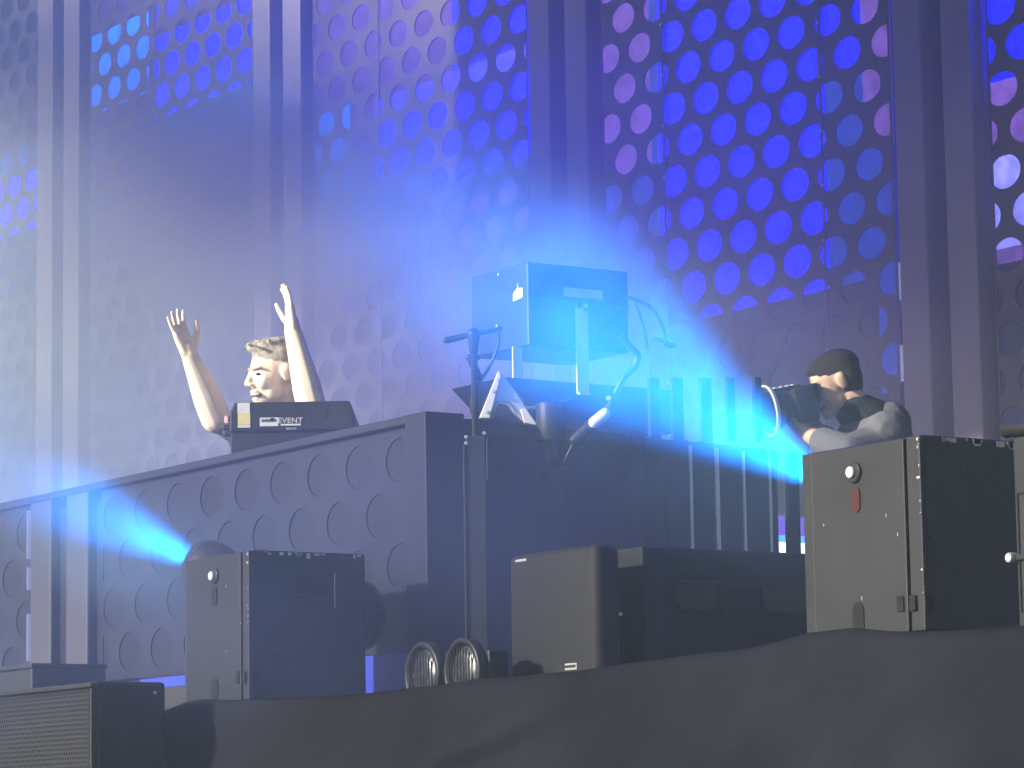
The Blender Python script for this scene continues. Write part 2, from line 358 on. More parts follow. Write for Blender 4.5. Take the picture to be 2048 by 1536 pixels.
# ------------------------------------------------------------------ covered riser along the stage edge
YC = 4.86
cl_pts = [(-300, 1460), (330, 1418), (368, 1404), (410, 1397), (455, 1398), (500, 1400), (620, 1393), (735, 1385), (870, 1368), (1000, 1352), (1150, 1341), (1290, 1319),
          (1450, 1301), (1545, 1284), (1612, 1263), (1700, 1256), (1840, 1262), (1950, 1256), (2048, 1249), (2500, 1235)]
prof = [on_y(u, v, YC) for u, v in cl_pts]
pxs = [p.x for p in prof]; pzs = [p.z for p in prof]
def cloth_mesh():
    mb = MB(); NX = 420; rows = []
    x0, x1 = pxs[0], pxs[-1]
    for i in range(NX + 1):
        x = x0 + (x1 - x0) * i / NX; zt = float(np.interp(x, pxs, pzs))
        zt += .004 * mnoise.noise(Vector((x * 5, 0, 0)))
        col = []
        flat = 2.022
        for s in range(9):                        # top of the riser, from the back forwards
            f = s / 9; y = 6.9 - (6.9 - YC - .05) * f
            col.append((x, y, flat + (zt - flat - .015) * max(0, (f - .8) / .2) ** 2 - .012))
        col.append((x, YC + .02, zt - .004)); col.append((x, YC + .004, zt - .002))
        for s in range(1, 46):
            d = s * .018
            fold = .035 * mnoise.noise(Vector((x * 1.3 + d * 1.6, d * .5, 1.0))) + .02 * mnoise.noise(Vector((x * 3.1 + d * 3.2, d * .8, 4.0))) \
                 + .008 * mnoise.noise(Vector((x * 9 + d * 4, d * 2, 9)))
            r1 = mnoise.noise(Vector((x * .9 + d * 2.2, 2.2, d * .6)))
            fold = fold * 1.5 + .035 * max(0, 1 - abs(r1) * 12)                 # sharp diagonal creases
            col.append((x, YC - .015 - .22 * min(d, .25) - fold * min(1, d * 5), zt - d))
        rows.append(col)
    n = len(rows[0])
    mb.add([p for c in rows for p in c], [(i * n + j, (i + 1) * n + j, (i + 1) * n + j + 1, i * n + j + 1) for i in range(NX) for j in range(n - 1)])
    return mb
cloth = new_obj("riser_cover", cloth_mesh(), M_cloth, None, smooth=True)
tag(cloth, "black creased cloth draped over the front edge riser under the speakers", "cloth")

# ------------------------------------------------------------------ speaker monitors on the riser
def corner(cu, ct, cb, lu, ru, y):
    a = on_y(cu, ct, y); b = on_y(cu, cb, y)
    return on_y(lu, (ct + cb) / 2, y).x, a.x, y, on_x(ru, (ct + cb) / 2, a.x).y, b.z, a.z
def disc(mb, c, axis, r, h, n=20):
    return mb.lathe(Vector(c), axis, [(0, r), (h * .7, r), (h, r * .85)], n)

def floor_monitor(cu, ct, cb, lu, ru, y, label, strips, knob, slot, notch, squares, slot_m, rside):
    x0, x1, y0, y1, z0, z1 = corner(cu, ct, cb, lu, ru, y)
    t = thing("floor_monitor", ((x0 + x1) / 2, y0, z0), label, "speaker", "monitor boxes standing on the covered riser")
    uL, uS = strips
    xs0 = on_y(uL, (ct + cb) / 2, y).x; xs1 = on_y(uS, (ct + cb) / 2, y).x
    new_obj("body", MB().box(x0, x1, y0 + .012, y1, z0, z1), M_black, t, .006)
    new_obj("edge_strip", MB().box(x0, xs0 - .002, y0, y0 + .0118, z0, z1 - .004), M_grey, t, .002)
    new_obj("front_plate", MB().box(xs0 + .001, xs1 - .002, y0 - .004, y0 + .0118, z0, z1 - .005), M_grey, t, .003)
    new_obj("edge_strip", MB().box(xs1 + .004, x1, y0, y0 + .0118, z0, z1 - .002), M_grey, t, .003)
    p = on_y(*knob, y0); k = MB(); disc(k, (p.x, y0 - .0042, p.z), (0, -1, 0), .026, .008)
    ko = new_obj("knob", k, M_black2, t); k = MB(); disc(k, (p.x - .003, y0 - .0125, p.z), (0, -1, 0), .014, .008); new_obj("knob_cap", k, M_white, ko)
    p = on_y(*slot, y0); k = MB(); r = .018
    pts = [(p.x + r * math.cos(a) * .9, y0 - .0045, p.z + (.018 if math.sin(a) > 0 else -.018) + r * .7 * math.sin(a)) for a in [2 * math.pi * i / 24 for i in range(24)]]
    new_obj("socket", k.prism(pts, (0, -.003, 0)), slot_m, t)
    p = on_y(*notch, y0); zb = z0 + .002; k = MB(); r = .021; zc = p.z + .005
    pts = [(p.x - r, y0 - .0045, zb), (p.x + r, y0 - .0045, zb)] + [(p.x + r * math.cos(a), y0 - .0045, zc + r * math.sin(a)) for a in [math.pi * i / 12 for i in range(13)]]
    new_obj("cable_notch", k.prism(pts, (0, -.002, 0)), M_hole, t)
    for (u, v, w_) in squares:
        p = on_y(u, v, y0); new_obj("latch", MB().box(p.x - w_, p.x + w_, y0 - .008, y0 - .0045, p.z - .019, p.z + .019), M_hole, t, .002)
    sc = MB()
    rnd = random.Random(cu)
    for _ in range(11):                                    # chipped paint along the corner and the upper edges
        q = rnd.random() ** 2
        zq = z1 - .012 - q * (z1 - z0) * .9; sc.box(x1 - .004 - rnd.random() * rnd.random() * .012, x1 - .002, y0 - .0012, y0, zq, zq + .0015 + rnd.random() * .005)
    for _ in range(14):
        q = y0 + .02 + rnd.random() * (y1 - y0 - .04)
        h = .003 + rnd.random() * rnd.random() * .016
        sc.box(x1 + .0002, x1 + .0012, q, q + .006 + rnd.random() * .02, z1 - .004 - h, z1 - .004)
    for _ in range(4):
        q = x0 + .02 + rnd.random() * (x1 - x0 - .05); zz = z0 + rnd.random() * (z1 - z0)
        sc.box(q, q + .0015, y0 - .0052, y0 - .004, zz, zz + .003 + rnd.random() * .01)
    new_obj("chipped_paint", sc, M_chip, t)["kind"] = "stuff"
    for u, v in rside:
        p = on_x(u, v, x1); k = MB(); disc(k, (x1 - .001, p.y, p.z), (1, 0, 0), .0055, .004, 10); new_obj("bolt", k, M_grey, t)
    return t, (x0, x1, y0, y1, z0, z1)
Rm, Rd = floor_monitor(1838, 868, 1262, 1608, 2052, 5.094, "large black monitor box in front of the camera operator, dark red socket on its front", (1628, 1815),
              (1712, 945), (1715, 1000), (1720, 1226), [(1805, 1208, .012), (1829, 1206, .011)], M_red, [(1924, 928), (1926, 1022), (1932, 1182), (1862, 1073)])
Lm, Ld = floor_monitor(497, 1099, 1399, 372, 732, 4.957, "smaller hazy black monitor box with a handle recess, in front of the perforated booth", (384, 484),
              (432, 1152), (432, 1193), (433, 1374), [(478, 1355, .011), (491, 1355, .008)], M_hole, [(531, 1107), (586, 1109), (641, 1112), (696, 1115), (580, 1335)])
p0 = on_x(590, 1156, Ld[1]); p1 = on_x(652, 1190, Ld[1])
new_obj("handle_recess", MB().box(Ld[1] + .0005, Ld[1] + .004, p0.y, p1.y, p1.z, p0.z), M_hole, Lm, .001)
p0 = on_x(668, 1146, Ld[1]); p1 = on_x(669, 1216, Ld[1])
new_obj("scratch", MB().box(Ld[1] + .0005, Ld[1] + .0015, p0.y, p0.y + .003, p1.z, p0.z), M_chip, Lm)
for t, u, v in ((Lm, 510, 1355), (Rm, 1858, 1208)):
    d_ = Ld if t is Lm else Rd; p = on_x(u, v, d_[1])
    new_obj("latch", MB().box(d_[1] + .0005, d_[1] + .004, p.y - .014, p.y + .014, p.z - .019, p.z + .019), M_hole, t, .001)

# far right box, cut by the frame
x0, x1, y0, y1, z0, z1 = corner(2120, 838, 1262, 2027, 2300, 5.02)
t = thing("rack_case", ((x0 + x1) / 2, y0, z0), "grey rounded equipment case at the far right edge beside the big black monitor", "case")
new_obj("body", MB().box(x0, x1, y0, y1, z0, z1), M_grey, t, .014, seg=3)
k = MB(); k.tube([(x0 - .012, y0 - .004, on_y(2030, 858, y0).z), (x1, y0 - .004, on_y(2030, 858, y0).z - .002)], .018); new_obj("edge_roll", k, M_black2, t, smooth=True)
p = on_y(2027, 1116, y0); k = MB(); disc(k, (p.x + .004, y0 - .0, p.z), (0, -1, 0), .012, .02, 12); new_obj("latch_knob", k, M_alu, t)
new_obj("latch_bar", MB().box(p.x, x1, y0 - .008, y0 - .0005, p.z - .007, p.z + .007), M_black2, t, .002)
za, zb = on_y(2039, 985, y0).z, on_y(2044, 1225, y0).z; xa = on_y(2040, 1100, y0).x
new_obj("door_seam", MB().box(xa - .002, xa + .002, y0 - .003, y0 - .0005, zb, za), M_hole, t)
new_obj("door_seam", MB().box(xa + .0022, x1, y0 - .003, y0 - .0005, za - .004, za), M_hole, t)

# rounded grey speaker and its rear half, with the handled case
x0, x1, y0, y1, z0, z1 = corner(1190, 1085, 1350, 1015, 1246, 5.55)
t = thing("subwoofer", ((x0 + x1) / 2, y0, 2.0), "plain dark grey subwoofer with a rounded corner, beside the handled case", "speaker")
new_obj("body", MB().box(x0, x1, y0, y1 + .0, 2.02, z1), M_spk, t, .03, True, 4)
p = on_y(1042, 1121, y0); new_obj("badge", MB().box(p.x - .028, p.x + .03, y0 - .003, y0 - .0005, p.z - .004, p.z + .004), M_alu, t, .001)
p = on_y(1143, 1334, y0); bd = new_obj("nameplate", MB().box(p.x - .03, p.x + .03, y0 - .004, y0 - .0005, p.z - .009, p.z + .011), M_alu, t, .001)
new_obj("plate_print", MB().box(p.x - .028, p.x + .028, y0 - .0055, y0 - .0042, p.z - .002, p.z + .006), M_grey, bd)
p = on_x(1258, 1227, x1); new_obj("catch", MB().box(x1 - .12, x1 - .03, y1 + .002, y1 + .02, p.z - .005, p.z + .005), M_alu, t, .002)
c0 = on_y(1284, 1092, y1 + .12)
XF = c0.x
yA = y1 + .12; yB_ = on_x(1700, 1110, XF).y
t = thing("flight_case", (XF - .2, (yA + yB_) / 2, 2.0), "long low black road case with two recessed handles, behind the big monitor", "case")
new_obj("body", MB().box(XF - .45, XF, yA, yB_, 2.02, c0.z), M_spk, t, .008)
for u0, u1, v0, v1 in ((1350, 1441, 1163, 1218), (1526, 1625, 1172, 1226)):
    pa = on_x(u0, v0, XF); pb = on_x(u1, v1 + 3, XF)
    h = new_obj("handle_recess", MB().box(XF + .0005, XF + .003, pa.y, pb.y, pb.z, pa.z), M_black2, t)
    k = MB(); r = .006; xx = XF + .008
    k.tube([(xx, pa.y, pa.z), (xx, pa.y, pb.z + .02), (xx, pa.y + .012, pb.z + .004), (xx, pa.y + .03, pb.z), (xx, pb.y, pb.z), (xx, pb.y, pa.z), (xx, pa.y, pa.z)], r, 8)
    new_obj("handle", k, M_black2, h, smooth=True)
p = on_x(1480, 1168, XF); new_obj("label_strip", MB().box(XF + .0005, XF + .002, p.y - .035, p.y + .035, p.z - .003, p.z + .003), M_grey, t)

# twin blinder lamp
x0, x1, y0, y1, z0, z1 = corner(967, 1299, 1385, 815, 1018, 5.36)
t = thing("blinder_light", ((x0 + x1) / 2, y0, 2.0), "black twin blinder lamp with two round unlit lenses beside the subwoofer", "stage light")
new_obj("housing", MB().box(x0, x1, y0 + .02, y1, 2.02, z1), M_greyd, t, .006)
for u, v in ((850, 1349), (930, 1342)):
    p = on_y(u, v, y0); k = MB()
    k.lathe((p.x, y0 + .019, p.z), (0, -1, 0), [(0, .098), (.03, .1), (.034, .096), (.034, .084), (.01, .08)], 32, False); rg = new_obj("lamp_ring", k, M_black2, t, smooth=True)
    k = MB(); k.lathe((p.x, y0 + .012, p.z), (0, -1, 0), [(0, .08), (.012, .07), (.022, .045), (.026, .002)], 28); new_obj("lens", k, M_glass, rg, smooth=True)
    k = MB()
    for j in range(-4, 5):
        hh = math.sqrt(max(.074 ** 2 - (j * .016) ** 2, 1e-5)); k.box(p.x + j * .016 - .0015, p.x + j * .016 + .0015, y0 - .018, y0 - .015, p.z - hh, p.z + hh)
    new_obj("guard", k, M_black2, rg)

# front left speaker with a grille
x0, x1, y0, y1, z0, z1 = corner(186, 1362, 1640, -140, 332, 4.45)
t = thing("front_speaker", ((x0 + x1) / 2, y0, z0), "black speaker with a perforated metal grille in the near left corner", "speaker")
new_obj("body", MB().box(x0, x1, y0 + .012, y1, z0 - .4, z1), M_black, t, .012, seg=3)
g = MB(); gx0, gx1, gz0, gz1 = x0 + .01, x1 - .012, z0 - .3, z1 - .02
gr_p, gr_r = .0165, .0143
k0 = 0
zz = gz0 + .01
def grille():
    mb = MB(); n = 8; k = 0; z = gz0
    while z < gz1 - gr_r:
        x = gx0 + (gr_p / 2 if k % 2 else 0)
        while x < gx1 - gr_p / 2:
            inner = [(x + .0055 * math.cos(2 * math.pi * (a + .5) / n), y0 - .002, z + .0055 * math.sin(2 * math.pi * (a + .5) / n)) for a in range(n)]
            outer = []
            for a in range(n):
                c, s = math.cos(2 * math.pi * (a + .5) / n), math.sin(2 * math.pi * (a + .5) / n); m = 1 / max(abs(c) / (gr_p / 2), abs(s) / (gr_r / 2))
                outer.append((x + c * m, y0 - .002, z + s * m))
            mb.rings([outer, inner], False)
            for a in (0, 2, 4, 6):
                q = 2 * math.pi * (a + 1) / n
                mb.add([outer[a], outer[a + 1], (x + math.copysign(gr_p / 2, math.cos(q)), y0 - .002, z + math.copysign(gr_r / 2, math.sin(q)))], [(0, 1, 2)])
            x += gr_p
        z += gr_r; k += 1
    return mb
gobj = new_obj("grille", grille(), M_black2, t)
new_obj("grille_backing", MB().box(gx0, gx1, y0 + .006, y0 + .0115, gz0, gz1), M_hole, t)
new_obj("grille_frame", MB().box(x0, gx1 + .006, y0 - .006, y0 + .0115, gz1 + .002, z1 - .004), M_greyd, t, .003)
new_obj("grille_frame", MB().box(gx1 + .001, x1, y0 - .006, y0 + .0115, gz0, gz1), M_greyd, t, .003)
p = on_x(310, 1385, x1); k = MB(); disc(k, (x1 - .001, p.y, p.z), (1, 0, 0), .005, .003, 10); new_obj("bolt", k, M_alu, t)

# low dark case at the left edge
x0, x1, y0, y1, z0, z1 = corner(64, 1326, 1420, -160, 72, 5.2)
t = thing("low_case", ((x0 + x1) / 2, y0, z0), "low dark case at the left edge behind the grille fronted speaker", "case")
new_obj("body", MB().box(x0, x1, y0, y0 + .3, 2.0, z1 - .02), M_black2, t, .006)
new_obj("lid", MB().box(x0 - .004, x1 + .004, y0 - .004, y0 + .304, z1 - .018, z1), M_greyd, t, .004)

# ------------------------------------------------------------------ moving beam lamps behind the two monitor boxes
CY = (0.0, .33, 1.0)
def beam_lamp(pos, aim, label, power, spot, seat_z):
    pos = Vector(pos); d = (Vector(aim) - pos).normalized()
    t = thing("beam_light", (pos.x, pos.y, seat_z), label, "stage light", "beam lights behind the monitor boxes")
    k = MB(); k.lathe(pos - d * .19, d, [(0, .06), (.03, .085), (.16, .095), (.2, .088), (.2, .07), (.175, .068)], 28, False); hd = new_obj("head", k, M_black2, t, smooth=True)
    k = MB(); k.lathe(pos - d * .19, -d, [(0, .06), (.02, .03), (.03, .002)], 28); new_obj("rear_cap", k, M_black2, hd, smooth=True)
    k = MB(); disc(k, pos - d * .035, d, .069, .012, 28); new_obj("lens", k, emis("lit_blue_lens", (.02, .45, 1.0), 6), hd)
    side = d.cross(UP).normalized()
    for s in (-1, 1):
        a = pos - d * .09 + side * s * .115; b = Vector((a.x, a.y, seat_z + .09))
        k = MB(); k.box(-.018, .018, -.035, .035, 0, max(a.z - b.z + .04, .05), Matrix.Translation(b) @ Matrix(((side.x, -side.y, 0), (side.y, side.x, 0), (0, 0, 1))).to_4x4()); new_obj("yoke_arm", k, M_black2, t, .008)
    k = MB(); k.box(-.15, .15, -.13, .13, 0, .088, Matrix.Translation((pos.x - d.x * .09, pos.y - d.y * .09, seat_z)) @ Matrix(((side.x, -side.y, 0), (side.y, side.x, 0), (0, 0, 1))).to_4x4()); new_obj("base", k, M_black2, t, .012)
    ld = bpy.data.lights.new("beam", 'SPOT'); ld.energy = power; ld.color = CY; ld.spot_size = math.radians(spot); ld.spot_blend = .9; ld.shadow_soft_size = .03
    lo = bpy.data.objects.new("beam_lamp", ld); SC.collection.objects.link(lo); lo.location = pos + d * .0; lo.rotation_euler = (-d).to_track_quat('Z', 'Y').to_euler()
    return t
LR = at(1655, 968, 9.35); LL = at(408, 1130, 11.3)
beam_lamp(LR, at(1000, 545, 9.95), "lit blue beam light hidden behind the large monitor box, shining past the hanging cabinet", 2100, 43, 2.03)
beam_lamp(LL, at(60, 955, 12.0), "lit blue beam light just above the smaller monitor box by the booth", 1150, 28, 2.03)
# the unlit round lamp head whose edge shows beyond the left monitor
t = thing("round_lamp", on_y(690, 1230, 5.46), "round dark lamp head peeking out behind the smaller monitor box", "stage light")
pc = on_y(700, 1231, 5.46); k = MB(); k.lathe(pc, (0, -1, 0), [(-.1, .06), (-.06, .11), (.02, .125), (.03, .12), (.03, .1), (.01, .1)], 32, False); new_obj("head", k, M_black2, t, smooth=True)
k = MB(); disc(k, pc + Vector((0, -.008, 0)), (0, -1, 0), .1, .01, 28); new_obj("lens", k, M_glass, t)
new_obj("bracket", MB().box(pc.x - .02, pc.x + .02, pc.y - .01, pc.y + .03, 2.03, pc.z - .1), M_black2, t, .004)

# ------------------------------------------------------------------ mic stand, post, A-frame
DM = 10.62
m_top = at(948, 690, DM)
t = thing("mic_stand", (m_top.x, m_top.y, FLOOR), "thin black microphone stand with a short boom and hanging cable beside the silver bracket", "stand")
k = MB(); k.tube([(m_top.x, m_top.y, FLOOR), m_top], .011); new_obj("pole", k, M_black2, t, smooth=True)
k = MB(); k.capsule(at(893, 681, DM), at(930, 672, DM), .011, .010).capsule(at(930, 672, DM), at(1000, 658, DM), .008, .008); bo = new_obj("boom", k, M_black2, t, smooth=True)
k = MB(); k.capsule(at(947, 668, DM), at(947, 700, DM), .021, .015); new_obj("clamp", k, M_black2, t, smooth=True)
k = MB(); k.capsule(at(938, 715, DM), at(954, 715, DM), .012, .011).capsule(at(942, 720, DM), at(958, 755, DM), .013, .012); new_obj("height_knob", k, M_black2, t, smooth=True)
k = MB(); k.tube([at(997, 665, DM), at(997, 690, DM), at(988, 715, DM), at(972, 745, DM), at(957, 768, DM), at(945, 795, DM), at(943, 820, DM), at(950, 845, DM)], .0055); new_obj("cable", k, M_black2, t, smooth=True)
for a in (0.3, 2.4, 4.5):
    k = MB(); k.capsule((m_top.x, m_top.y, FLOOR + .12), (m_top.x + .25 * math.cos(a), m_top.y + .25 * math.sin(a), FLOOR + .015), .008, .008); new_obj("leg", k, M_black2, t, smooth=True)

# equipment post with torn reflective tape
DP = 10.45
pa, pb = at(951, 872, DP), at(945, 1320, DP)
t = thing("truss_post", (pa.x, pa.y, FLOOR), "dark vertical post wrapped in torn silver tape in front of the booth end", "post")
Mr = Matrix(((RIGHT.x, FWD.x, 0), (RIGHT.y, FWD.y, 0), (0, 0, 1))).to_4x4()
T = Matrix.Translation((pa.x, pa.y, 0)) @ Mr
new_obj("post", MB().box(-.032, .032, -.02, .03, FLOOR, pa.z, T), M_greyd, t, .004)
new_obj("side_rail", MB().box(-.040, -.033, -.026, .03, FLOOR, pa.z - .03, T), M_grey, t, .002)
new_obj("side_rail", MB().box(.033, .040, -.026, .03, at(951, 965, DP).z, pa.z - .01, T), M_grey, t, .002)
for dx, vv in ((-.03, 875), (.028, 868), (-.03, 888)):
    k = MB(); q = at(951, vv, DP); disc(k, T @ Vector((dx, -.021, q.z)), tuple(-FWD), .006, .006, 10); new_obj("bolt", k, M_alu, t)
tp = [(968, 958), (966, 985), (962, 1010), (961, 1035), (962, 1062), (958, 1085), (957, 1120), (955, 1160), (953, 1210), (949, 1260), (946, 1290)]
ww = [.007, .010, .009, .011, .014, .016, .012, .010, .009, .006, .003]
k = MB(); vs = []
for (u, v), h in zip(tp, ww):
    c = at(u - 3, v, DP) - FWD * (.030 + .006 * math.sin(v * .13)); vs += [c - RIGHT * h, c - FWD * .004 + RIGHT * .002, c + RIGHT * h]
n3 = len(tp); k.add(vs, [(3 * i + j, 3 * i + j + 1, 3 * i + j + 4, 3 * i + j + 3) for i in range(n3 - 1) for j in (0, 1)])
tpo = new_obj("torn_tape", k, M_steel, t, smooth=True); tpo.modifiers.new("s", 'SOLIDIFY').thickness = .002
k = MB(); cc = at(948, 1042, DP) - FWD * .034
k.tube([cc + RIGHT * .016 * math.cos(a) + UP * .034 * math.sin(a) * (1 + .2 * math.sin(3 * a)) for a in [i * 2 * math.pi / 18 for i in range(19)]], .0035, 6)
k.tube([cc + RIGHT * .012, cc + UP * .02 - RIGHT * .004, cc - UP * .01 - RIGHT * .01, cc - UP * .05 + RIGHT * .003], .003, 6); new_obj("tape_loop", k, M_steel, t, smooth=True)

# silver A-frame bracket (flat folded plate with an arched cut-out)
DA = 11.0
def pl(u, v): return at(u, v, DA)
t = thing("folding_bracket", pl(1015, 850), "silver triangular bracket with an arched cut out beside the microphone stand", "bracket")
k = MB(); k.prism([pl(998, 740), pl(1033, 785), pl(1075, 853), pl(1050, 850), pl(1030, 820), pl(1016, 806), pl(996, 803), pl(982, 842), pl(975, 842), pl(985, 790)], FWD * .012); new_obj("plate", k, M_alu, t, .003)
k = MB(); k.prism([pl(996, 744), pl(1003, 752), pl(980, 838), pl(958, 838)], -FWD * .02); new_obj("edge_bar", k, M_steel, t, .003)
k = MB(); k.tube([pl(981, 842), pl(996, 804), pl(1018, 809), pl(1028, 822), pl(1044, 842)], .007); new_obj("arch_rim", k, M_alu, t, smooth=True)
k = MB(); k.prism([pl(1040, 820), pl(1053, 820), pl(1076, 853), pl(1048, 848)], -FWD * .03); new_obj("foot_plate", k, M_steel, t, .003)
for u, v in ((997, 763), (988, 785), (975, 826)):
    k = MB(); disc(k, pl(u, v) - FWD * .021, tuple(-FWD), .006, .006, 10); new_obj("bolt", k, M_alu, t)

# ------------------------------------------------------------------ hanging cabinet on a pole
YQ = 6.35
x0, x1, y0, y1, z0, z1 = corner(1055, 523, 677, 942, 1257, YQ)
zbot = on_y(1055, 690, YQ).z - .0
t = thing("cabinet_stand", (x1 - .1, YQ + .3, FLOOR), "tall pole stand with white yoke straps carrying the big dark cabinet", "stand")
cabn = thing("hanging_cabinet", ((x0 + x1) / 2, (y0 + y1) / 2, zbot), "large dark cabinet held up on white straps, washed in the blue beam", "speaker")
new_obj("body", MB().box(x0, x1, y0, y1, zbot, z1), M_black2, cabn, .006)
px_ = lambda u, v: on_x(u, v, x1)
pA, pB = px_(1058, 592), px_(1256, 590)
new_obj("trim_line", MB().box(x1 + .0005, x1 + .004, pA.y, pB.y, pA.z - .004, pA.z), M_grey, cabn)
p = px_(1036, 588); p = on_x(1062, 590, x1)
q = on_y(1036, 588, y0); new_obj("warning_sticker", MB().prism([(q.x - .03, y0 - .002, q.z - .022), (q.x + .03, y0 - .002, q.z - .016), (q.x + .032, y0 - .002, q.z + .018), (q.x + .005, y0 - .002, q.z + .02), (q.x + .001, y0 - .002, q.z + .04), (q.x - .004, y0 - .002, q.z + .02), (q.x - .028, y0 - .002, q.z + .006)], (0, .0015, 0)), M_white, cabn)
pA, pB = px_(1126, 574), px_(1205, 600)
new_obj("paper_label", MB().box(x1 + .0005, x1 + .003, pA.y, pB.y, pB.z, pA.z), M_white, cabn)
for u, v in ((998, 549), (995, 652)):
    q = on_y(u, v, y0); k = MB(); disc(k, (q.x, y0, q.z), (0, -1, 0), .006, .005, 10); new_obj("bolt", k, M_alu, cabn)
# yoke straps
def strap(u0, u1, v0, v1, dx, m=M_steel):
    a = px_(u0, v0); b = px_(u1, v1)
    return MB().box(x1 + dx, x1 + dx + .006, a.y, b.y, on_x((u0 + u1) / 2, v1, x1).z, on_x((u0 + u1) / 2, v0, x1).z)
new_obj("strap", strap(1147, 1175, 618, 790, .008), M_steel, t, .002)
q0, q1 = on_x(1033, 690, x1 - .02), on_x(1055, 812, x1 - .02)
new_obj("strap", MB().box(x1 - .05, x1 - .044, q0.y - .0, q1.y, q1.z, zbot - .003), M_steel, t, .002)
a = px_(1152, 786); b = px_(1173, 790); new_obj("strap_foot", MB().box(x1 + .0145, x1 + .022, a.y, b.y + .004, b.z - .004, b.z + .006), M_white, t)
q = px_(1166, 613); k = MB(); disc(k, (x1 + .001, q.y, q.z), (1, 0, 0), .02, .014, 16); new_obj("pivot_knob", k, M_black2, t)
k = MB(); disc(k, (x1 + .0145, q.y, q.z), (1, 0, 0), .007, .006, 12); new_obj("bolt", k, M_white, t)
# lower box held between the straps
zL1 = px_(1150, 762).z
lo = thing("power_box", (x1 - .2, YQ + .3, zL1 - .15), "dark flat power box slung between the white straps under the hanging cabinet", "case")
ya, yb2 = on_x(1010, 745, x1 - .02).y, on_x(1345, 780, x1 - .02).y
new_obj("body", MB().prism([(x1 - .03, ya, zL1), (x1 - .03, yb2, zL1), (x1 - .03, yb2, zL1 - .16), (x1 - .03, ya + .38, zL1 - .13), (x1 - .03, ya + .12, zL1 - .105)], (-.34, 0, 0)), M_black2, lo, .004)
k = MB(); k.tube([on_x(1035, 812, x1 - .02), on_x(1060, 818, x1 - .02), on_x(1090, 812, x1 - .02), on_x(1145, 797, x1 - .02)], [.003, .009, .006, .004]); new_obj("cross_rod", k, M_alu, t, smooth=True)
pc1, pc2 = px_(1103, 812), px_(1103, 880)
cx_, cy_ = (at(1103, 850, 10.9)).x, (at(1103, 850, 10.9)).y
zt_, zm_ = at(1103, 806, 10.9).z, at(1103, 884, 10.9).z
zc_ = at(1103, 935, 10.9).z
k = MB(); k.lathe((cx_, cy_, zm_), (0, 0, 1), [(0, .050), (zt_ - zm_, .051)], 24); new_obj("top_socket", k, M_grey, t, .003, True)
k = MB(); k.lathe((cx_, cy_, zc_), (0, 0, 1), [(0, .036), (zm_ - zc_ - .002, .036)], 20); new_obj("inner_pole", k, M_grey, t, smooth=True)
k = MB(); k.lathe((cx_, cy_, FLOOR), (0, 0, 1), [(0, .034), (zc_ - FLOOR - .002, .034)], 20); new_obj("pole", k, M_greyd, t, smooth=True)
k = MB(); k.lathe((cx_, cy_, zc_ - .03), (0, 0, 1), [(0, .043), (.03, .045)], 20); new_obj("collar", k, M_black2, t, smooth=True)
k = MB(); k.capsule(at(1076, 934, 10.88), at(1132, 934, 10.88), .011, .009); new_obj("clamp_knob", k, M_black2, t, smooth=True)
for a in (0.9, 3.0, 5.1):
    k = MB(); k.capsule((cx_, cy_, FLOOR + .3), (cx_ + .45 * math.cos(a), cy_ + .45 * math.sin(a), FLOOR + .02), .014, .012); new_obj("leg", k, M_black2, t, smooth=True)
# diagonal strut with a taped plug, and cables
DS = 10.85
k = MB(); k.capsule(at(1128, 925, DS), at(1150, 880, DS), .005, .006).capsule(at(1150, 880, DS), at(1192, 842, DS), .020, .022).capsule(at(1210, 826, DS), at(1222, 806, DS), .012, .01)
st = new_obj("cable_plug", k, M_black2, None, smooth=True); tag(st, "thick black cable plug with a strip of white tape, beside the pole under the cabinet", "plug")
k = MB(); k.capsule(at(1189, 845, DS - .02), at(1210, 828, DS - .02), .020, .020); new_obj("tape_wrap", k, M_white, st, smooth=True)
k = MB(); disc(k, at(1217, 797, DS), tuple(-FWD), .009, .012, 12); new_obj("plug_tip", k, M_alu, st)
def cable(pts, dep, r, label):
    k = MB(); P = [at(u, v, dep) for u, v in pts]
    sm = []
    for i in range(len(P) - 1):
        a, b, c, d = P[max(i - 1, 0)], P[i], P[i + 1], P[min(i + 2, len(P) - 1)]
        for s in range(5):
            x = s / 5; sm.append(.5 * ((2 * b) + (c - a) * x + (2 * a - 5 * b + 4 * c - d) * x * x + (3 * b - a - 3 * c + d) * x ** 3))
    sm.append(P[-1]); k.tube(sm, r, 8); o = new_obj("cable", k, M_black2, None, smooth=True); tag(o, label, "cable"); return o
cable([(1252, 594), (1285, 604), (1312, 628), (1328, 660), (1332, 690), (1350, 690), (1305, 676)], 11.3, .006, "long black cable arching down from the right side of the hanging cabinet")
cable([(1270, 605), (1282, 635), (1290, 668), (1294, 700)], 11.35, .005, "shorter black cable hanging inside the arched one beside the cabinet")
cable([(1240, 672), (1262, 695), (1276, 712), (1268, 735), (1248, 755), (1230, 790)], 11.3, .012, "thick black cable bent under the right end of the hanging cabinet")

